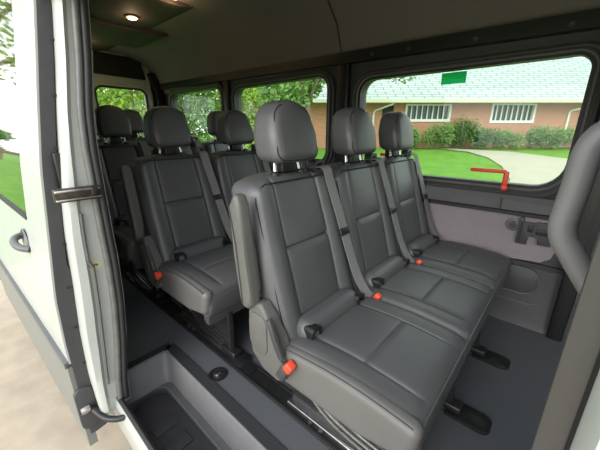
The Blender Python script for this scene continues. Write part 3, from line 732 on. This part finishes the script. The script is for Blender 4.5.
for (a, b, c, d) in ((-3.02, -1.0, 1.28, 1.93), (1.0, 2.95, 1.22, 1.95)):
    f = obj('window_frame', ring(bmesh.new(), rrect(a - .06, b + .06, c - .09, d + .04, .005, 1), rrect(a + .03, b - .03, c + .03, d - .03, .005, 1), 'y', -.05, .1), white_m, hs, smooth=False)
    bm = bmesh.new()
    n = 8
    for k in range(1, n): box(bm, (a + (b - a) * k / n, .06, (c + d) / 2), (.055, .04, d - c))
    obj('mullions', bm, white_m, f, smooth=False)
    obj('pane', bx(((a + b) / 2, .12, (c + d) / 2), (b - a, .02, d - c)), winglass, f, smooth=False)
obj('front_door', bx((-3.885, .12, .95), (.53, .04, 1.90)), mat('dark door', (.02, .02, .022, 1), .6), hs, smooth=False)
bm = bmesh.new(); xa, xb = A0 - .6, A1 + .6
v_ = [bm.verts.new(q) for q in ((xa, -.75, 2.08), (xb, -.75, 2.08), (xb, 9.2, 2.08), (xa, 9.2, 2.08), (xa + 4.6, 4.2, 4.75), (xb - .6, 4.2, 4.75))]
for f_ in ((0, 1, 5, 4), (1, 2, 5), (2, 3, 4, 5), (3, 0, 4), (3, 2, 1, 0)): bm.faces.new([v_[q] for q in f_])
obj('roof', bm, shingle, hs, smooth=False)
obj('soffit', bx(((A0 + A1) / 2, 4.2, 2.03), (A1 - A0 + 1.0, 9.6, .06)), white_m, hs, smooth=False)
obj('gutter', bx(((A0 + A1) / 2, -.80, 2.04), (A1 - A0 + 1.2, .12, .16), .02), mat('cream gutter', (.50, .50, .36, 1), .6), hs, smooth=False)
for xg in (-4.55, 4.6):
    obj('downspout', tb([(xg + .70, -.76, 1.98), (xg + .66, -.70, 1.92), (xg + .05, -.06, 1.68), (xg, -.05, 1.60), (xg, -.05, -.3)], .045, 8), white_m, hs)
# second house seen through the middle window
h2 = empty('distant_house', W(-4.6, 32, .95)); h2.rotation_euler = (0, 0, math.atan2(Rv.y, Rv.x) + .12)
tag(h2, 'distant house with low pale gable roof seen through the middle window', 'house')
obj('wall', bx((0, 3.4, 1.6), (7, 6.4, 3.6)), mat('tan wall', (.5, .36, .24, 1), .9), h2, smooth=False)
obj('roof', prism(bmesh.new(), [(-4.4, 3.25), (0, 4.75), (4.4, 3.25), (4.4, 3.0), (0, 4.45), (-4.4, 3.0)], 'y', -.6, 7.4), shingle, h2, smooth=False)
obj('gable', prism(bmesh.new(), [(-3.6, 3.2), (0, 4.46), (3.6, 3.2)], 'y', .08, .2), mat('grey gable', (.30, .35, .32, 1), .8), h2, smooth=False)
obj('window', bx((1.5, .17, 2.0), (1.6, .06, 1.1)), winglass, h2, smooth=False)
# ---- plants
def leaves(bm, c, rad, n, s, rnd, shell=.55):
    for _ in range(n):
        d = Vector((rnd.gauss(0, 1), rnd.gauss(0, 1), rnd.gauss(0, 1))).normalized()
        k = shell + (1 - shell) * rnd.random() ** .6
        p = Vector((c[0] + d.x * rad[0] * k, c[1] + d.y * rad[1] * k, c[2] + d.z * rad[2] * k))
        u = Vector((rnd.gauss(0, 1), rnd.gauss(0, 1), rnd.gauss(0, 1))).normalized(); v = u.orthogonal().normalized()
        q = s * (.6 + .8 * rnd.random())
        bm.faces.new([bm.verts.new(p + u * q * .5), bm.verts.new(p + v * q * .28), bm.verts.new(p - u * q * .5), bm.verts.new(p - v * q * .28)])
def tree(loc, h, r, trunk, label, m, n=2600, leaf=.16, seed=0, low=.3, group=None, name='tree'):
    rnd = random.Random(seed); t = empty(name, loc); tag(t, label, 'tree', group)
    pts = [(0, 0, -.1), (.05 * h * rnd.uniform(-1, 1), .03 * h, h * .35), (.06 * h * rnd.uniform(-1, 1), 0, h * .75)]
    bm = tube(bmesh.new(), smooth_path(pts, 5), [trunk * (1 - .07 * k) for k in range(11)], 8)
    for k in range(7):
        a = rnd.uniform(0, 2 * PI); z0 = h * rnd.uniform(.3, .65); e_ = (math.cos(a) * r * .75, math.sin(a) * r * .75, z0 + h * rnd.uniform(.1, .3))
        tube(bm, smooth_path([(0, 0, z0), (e_[0] * .5, e_[1] * .5, z0 + (e_[2] - z0) * .35), e_], 4), [trunk * .42 * (1 - .1 * q) for q in range(9)], 6)
    obj('trunk', bm, bark, t)
    bm = bmesh.new()
    for k in range(16):
        a = rnd.uniform(0, 2 * PI); rr = r * rnd.uniform(.1, .75); z0 = h * rnd.uniform(low + .12, .92)
        leaves(bm, (math.cos(a) * rr, math.sin(a) * rr, z0), (r * .42, r * .42, h * .14), n // 16, leaf, rnd, .3)
    obj('foliage', bm, m, t, smooth=False); return t
def shrub(loc, rx, ry, rz, label, m, n=1300, leaf=.09, seed=0, group=None, cat='shrub'):
    rnd = random.Random(seed); t = empty('shrub', loc); t.rotation_euler = (0, 0, math.atan2(Rv.y, Rv.x)); tag(t, label, cat, group)
    bm = bmesh.new()
    for k in range(7):
        leaves(bm, (rnd.uniform(-.6, .6) * rx, rnd.uniform(-.4, .4) * ry, rz * rnd.uniform(.4, .7)), (rx * .5, ry * .7, rz * .45), n // 7, leaf, rnd, .2)
    obj('foliage', bm, m, t, smooth=False)
    bm = bmesh.new()
    for k in range(5):
        a = rnd.uniform(0, 6.28); tube(bm, [(0, 0, -.05), (math.cos(a) * rx * .3, math.sin(a) * ry * .3, rz * .5), (math.cos(a) * rx * .5, math.sin(a) * ry * .5, rz * .8)], .012, 5)
    obj('stems', bm, bark, t); return t
shrubs = [(4.9, .8, .60, 1, 'mid green bush left of the barred house window'), (6.1, .75, .70, 1, 'mid green bush under the left house window'),
          (7.3, .8, .85, 2, 'dark bush between the two house windows'), (8.3, .7, .60, 2, 'low dark bush beside the brick wall middle'),
          (9.4, .75, .52, 1, 'fresh green bush below the right house window left side'), (10.5, .75, .62, 1, 'green bush below the right house window right side'),
          (11.6, .8, .60, 1, 'fresh green bush by the right downspout'), (12.8, .9, .60, 1, 'green bush at far right of the brick wall')]
for i, (a, r, h, mi, lb) in enumerate(shrubs):
    shrub(W(a, 14.0, .92), r * .95, .45, h * 1.55, lb, leafs[mi], n=2400, leaf=.10, seed=i + 10, group='foundation bushes by the brick house')
trees = [
    (-.05, 10.5, 4.4, 1.25, .14, 1, 3600, 'tree with brown trunk filling the right of the middle window', .16),
    (-2.6, 52, 12.0, 3.6, .2, 1, 2400, 'far tree top behind the roofs in the middle window', .34),
    (-9.8, 24, 6.5, 2.6, .13, 2, 2600, 'dark green tree beside the distant gable house', .2),
    (-6.5, 45, 12.0, 5.0, .2, 2, 3000, 'tall dark tree rising behind the distant gable roof', .28),
    (-14.5, 21, 6.0, 2.7, .12, 0, 2800, 'yellow green tree at left end of the middle window', .2),
    (-9.2, 13.5, 4.4, 1.7, .10, 0, 2600, 'bright young tree in the rear side window right half', .16),
    (-11.5, 12.0, 5.0, 1.9, .11, 1, 2600, 'green tree in the rear side window left half', .17),
    (-14.0, 12.5, 5.6, 2.2, .12, 0, 2800, 'yellow green tree between side and back windows', .18),
    (-16.5, 16.0, 7.0, 3.0, .12, 1, 2800, 'tall green tree behind the rear side window woods', .24),
    (8.0, 31, 8.4, 3.0, .2, 1, 2600, 'round tree top showing over the brick house roof', .26),
    (2.2, 30, 7.2, 2.8, .2, 1, 2600, 'tree behind the left corner of the brick house', .24)]
for i, (a, d, h, r, tk, mi, n, lb, lf) in enumerate(trees):
    tree(W(a, d, gz(d)), h, r, tk, lb, leafs[mi], int(n * 1.5), lf, seed=i + 40, low=.12 if i in (4, 5, 6, 7, 8) else .3, group='yard trees')
# woods behind the van, in the back door window
for i, (x, y, h, mi) in enumerate(((-11, 4.2, 4.6, 0), (-12, 6.4, 5.2, 1), (-11.5, 8.6, 5, 0), (-15, 5.6, 6.5, 1), (-13.5, 11, 6.0, 1), (-18, 9.5, 8.0, 0))):
    tree((x, y, .0), h, 1.9, .10, ['bright leafy tree behind the back doors, left', 'leafy tree in the middle of the back window', 'bright tree right of the back window', 'taller tree behind the back window', 'green tree beyond the rear corner pillar', 'tallest pale tree farthest behind the van'][i], leafs[mi], 4200, .15, seed=i + 80, low=.1, group='woods behind the van')
# overhanging branch top right outside the big window
def side_tree(a, d, sgn, label, seed, spread, zt, lm, nb):
    g_ = gz(d); t = empty('tree', W(a, d, g_)); t.rotation_euler = (0, 0, math.atan2(Rv.y, Rv.x)); tag(t, label, 'tree')
    rnd = random.Random(seed); lf = bmesh.new()
    bm = tube(bmesh.new(), smooth_path([(0, 0, -.1), (.03 * sgn, .05, zt * .5), (0, 0, zt), (-.1 * sgn, 0, zt + 1.6)], 5), [.10 * (1 - .04 * k) for k in range(16)], 8)
    for k in range(nb):
        e_ = (sgn * rnd.uniform(*spread), rnd.uniform(-.5, .5), zt + .1 - rnd.uniform(.0, .55))
        tube(bm, smooth_path([(0, 0, zt), (e_[0] * .5, e_[1] * .5, zt + .35), e_], 4), [.035 * (1 - .1 * q) for q in range(9)], 5); leaves(lf, e_, (.3, .3, .16), 34, .12, rnd, .2)
    leaves(lf, (-.3 * sgn, .3, zt + 2.0), (1.4, 1.4, .8), 900, .14, rnd, .2)
    obj('trunk', bm, bark, t); obj('foliage', lf, lm, t, smooth=False)
side_tree(12.6, 9.0, -1, 'tree whose thin brown twigs hang at the top right of the big window', 5, (2.2, 4.4), 3.75, mat('brown leaves', (.24, .19, .10, 1), .9, noise=.3), 11)
side_tree(.95, 8.2, 1, 'tree behind the window mullion, leafy spray at top left of the big window', 9, (.8, 2.2), 3.05, leafs[1], 10)
# ---- yard behind the van on the door side (mirrored in the door glass)
bm = bmesh.new(); quad(bm, (-12, -12, .005), (-7.5, -12, .005), (-7.5, 2.0, .005), (-12, 2.0, .005)); struct('grass_verge', bm, lawn, smooth=False)
bm = bmesh.new(); quad(bm, (-34, -30, .004), (-12, -30, .004), (-12, 2.0, .004), (-34, 2.0, .004)); struct('gravel_road', bm, dirt, smooth=False)
wood = mat('weathered fence wood', (.26, .18, .12, 1), .9, noise=.25)
fn = empty('rail_fence', (-24, -5, 0)); tag(fn, 'brown post and rail fence mirrored in the open door glass', 'fence')
for k in range(8): obj('fence_post', bx((0, -10.5 + 2.4 * k, .85), (.22, .22, 1.8), .01), wood, fn, smooth=False)
for z in (.75, 1.5): obj('fence_rail', bx((.12, -2, z), (.06, 18, .2), .01), wood, fn, smooth=False)
for i, (x, y, h) in enumerate(((-70, -32, 5.5), (-72, -20, 7), (-68, -8, 5.5))):
    tree((x, y, 0), h, 5.5, .2, ['far low tree mirrored left in door glass', 'far tree mirrored mid door glass', 'far tree mirrored near door glass edge'][i], leafs[1], 1600, .6, seed=i + 120, low=-.1, group='far trees mirrored in the door')
rnd = random.Random(77); t = empty('oak_tree', (-10.3, -4.0, 0)); tag(t, 'oak with thick bare limbs mirrored at the top of the door glass', 'tree')
bm = tube(bmesh.new(), smooth_path([(0, 0, -.1), (.05, .1, 1.5), (0, .25, 3.0), (0, .5, 5.0), (.2, .4, 6.8)], 5), [.24 * (1 - .035 * k) for k in range(21)], 10)
for p in ([(0, .2, 2.4), (.1, 1.4, 4.6), (0, 2.4, 4.15), (0, 2.9, 3.75), (0, 3.5, 3.1)], [(0, .4, 4.2), (0, 1.5, 5.9), (0, 2.4, 5.6), (0, 2.8, 5.0), (0, 3.3, 4.2), (0, 3.8, 3.9)], [(0, .2, 3.0), (.3, -1.2, 4.6), (.2, -2.4, 5.2)], [(0, .5, 4.6), (-1.2, .6, 5.8), (-2, .9, 6.6)]):
    pp = smooth_path(p, 5); tube(bm, pp, [.075 * (1 - .5 * q / len(pp)) for q in range(len(pp))], 8)
obj('trunk', bm, bark, t)
bm = bmesh.new()
for c, r_, n_ in (((.3, 2.6, 4.9), (.9, .9, .5), 420), ((-.6, 3.2, 4.4), (.9, .8, .45), 320), ((0, 2.4, 3.7), (.8, .8, .3), 160), ((0, 1.2, 6.3), (1.8, 1.6, .8), 900), ((-.4, -1.4, 5.6), (1.6, 1.6, .9), 800), ((-1.6, .8, 6.8), (1.6, 1.6, .8), 800), ((0, 3.2, 6.2), (1.4, 1.2, .6), 500), ((0, 3.3, 3.35), (.7, .6, .2), 90)):
    leaves(bm, c, r_, n_, .13, rnd, .1)
obj('foliage', bm, leafs[0], t, smooth=False)
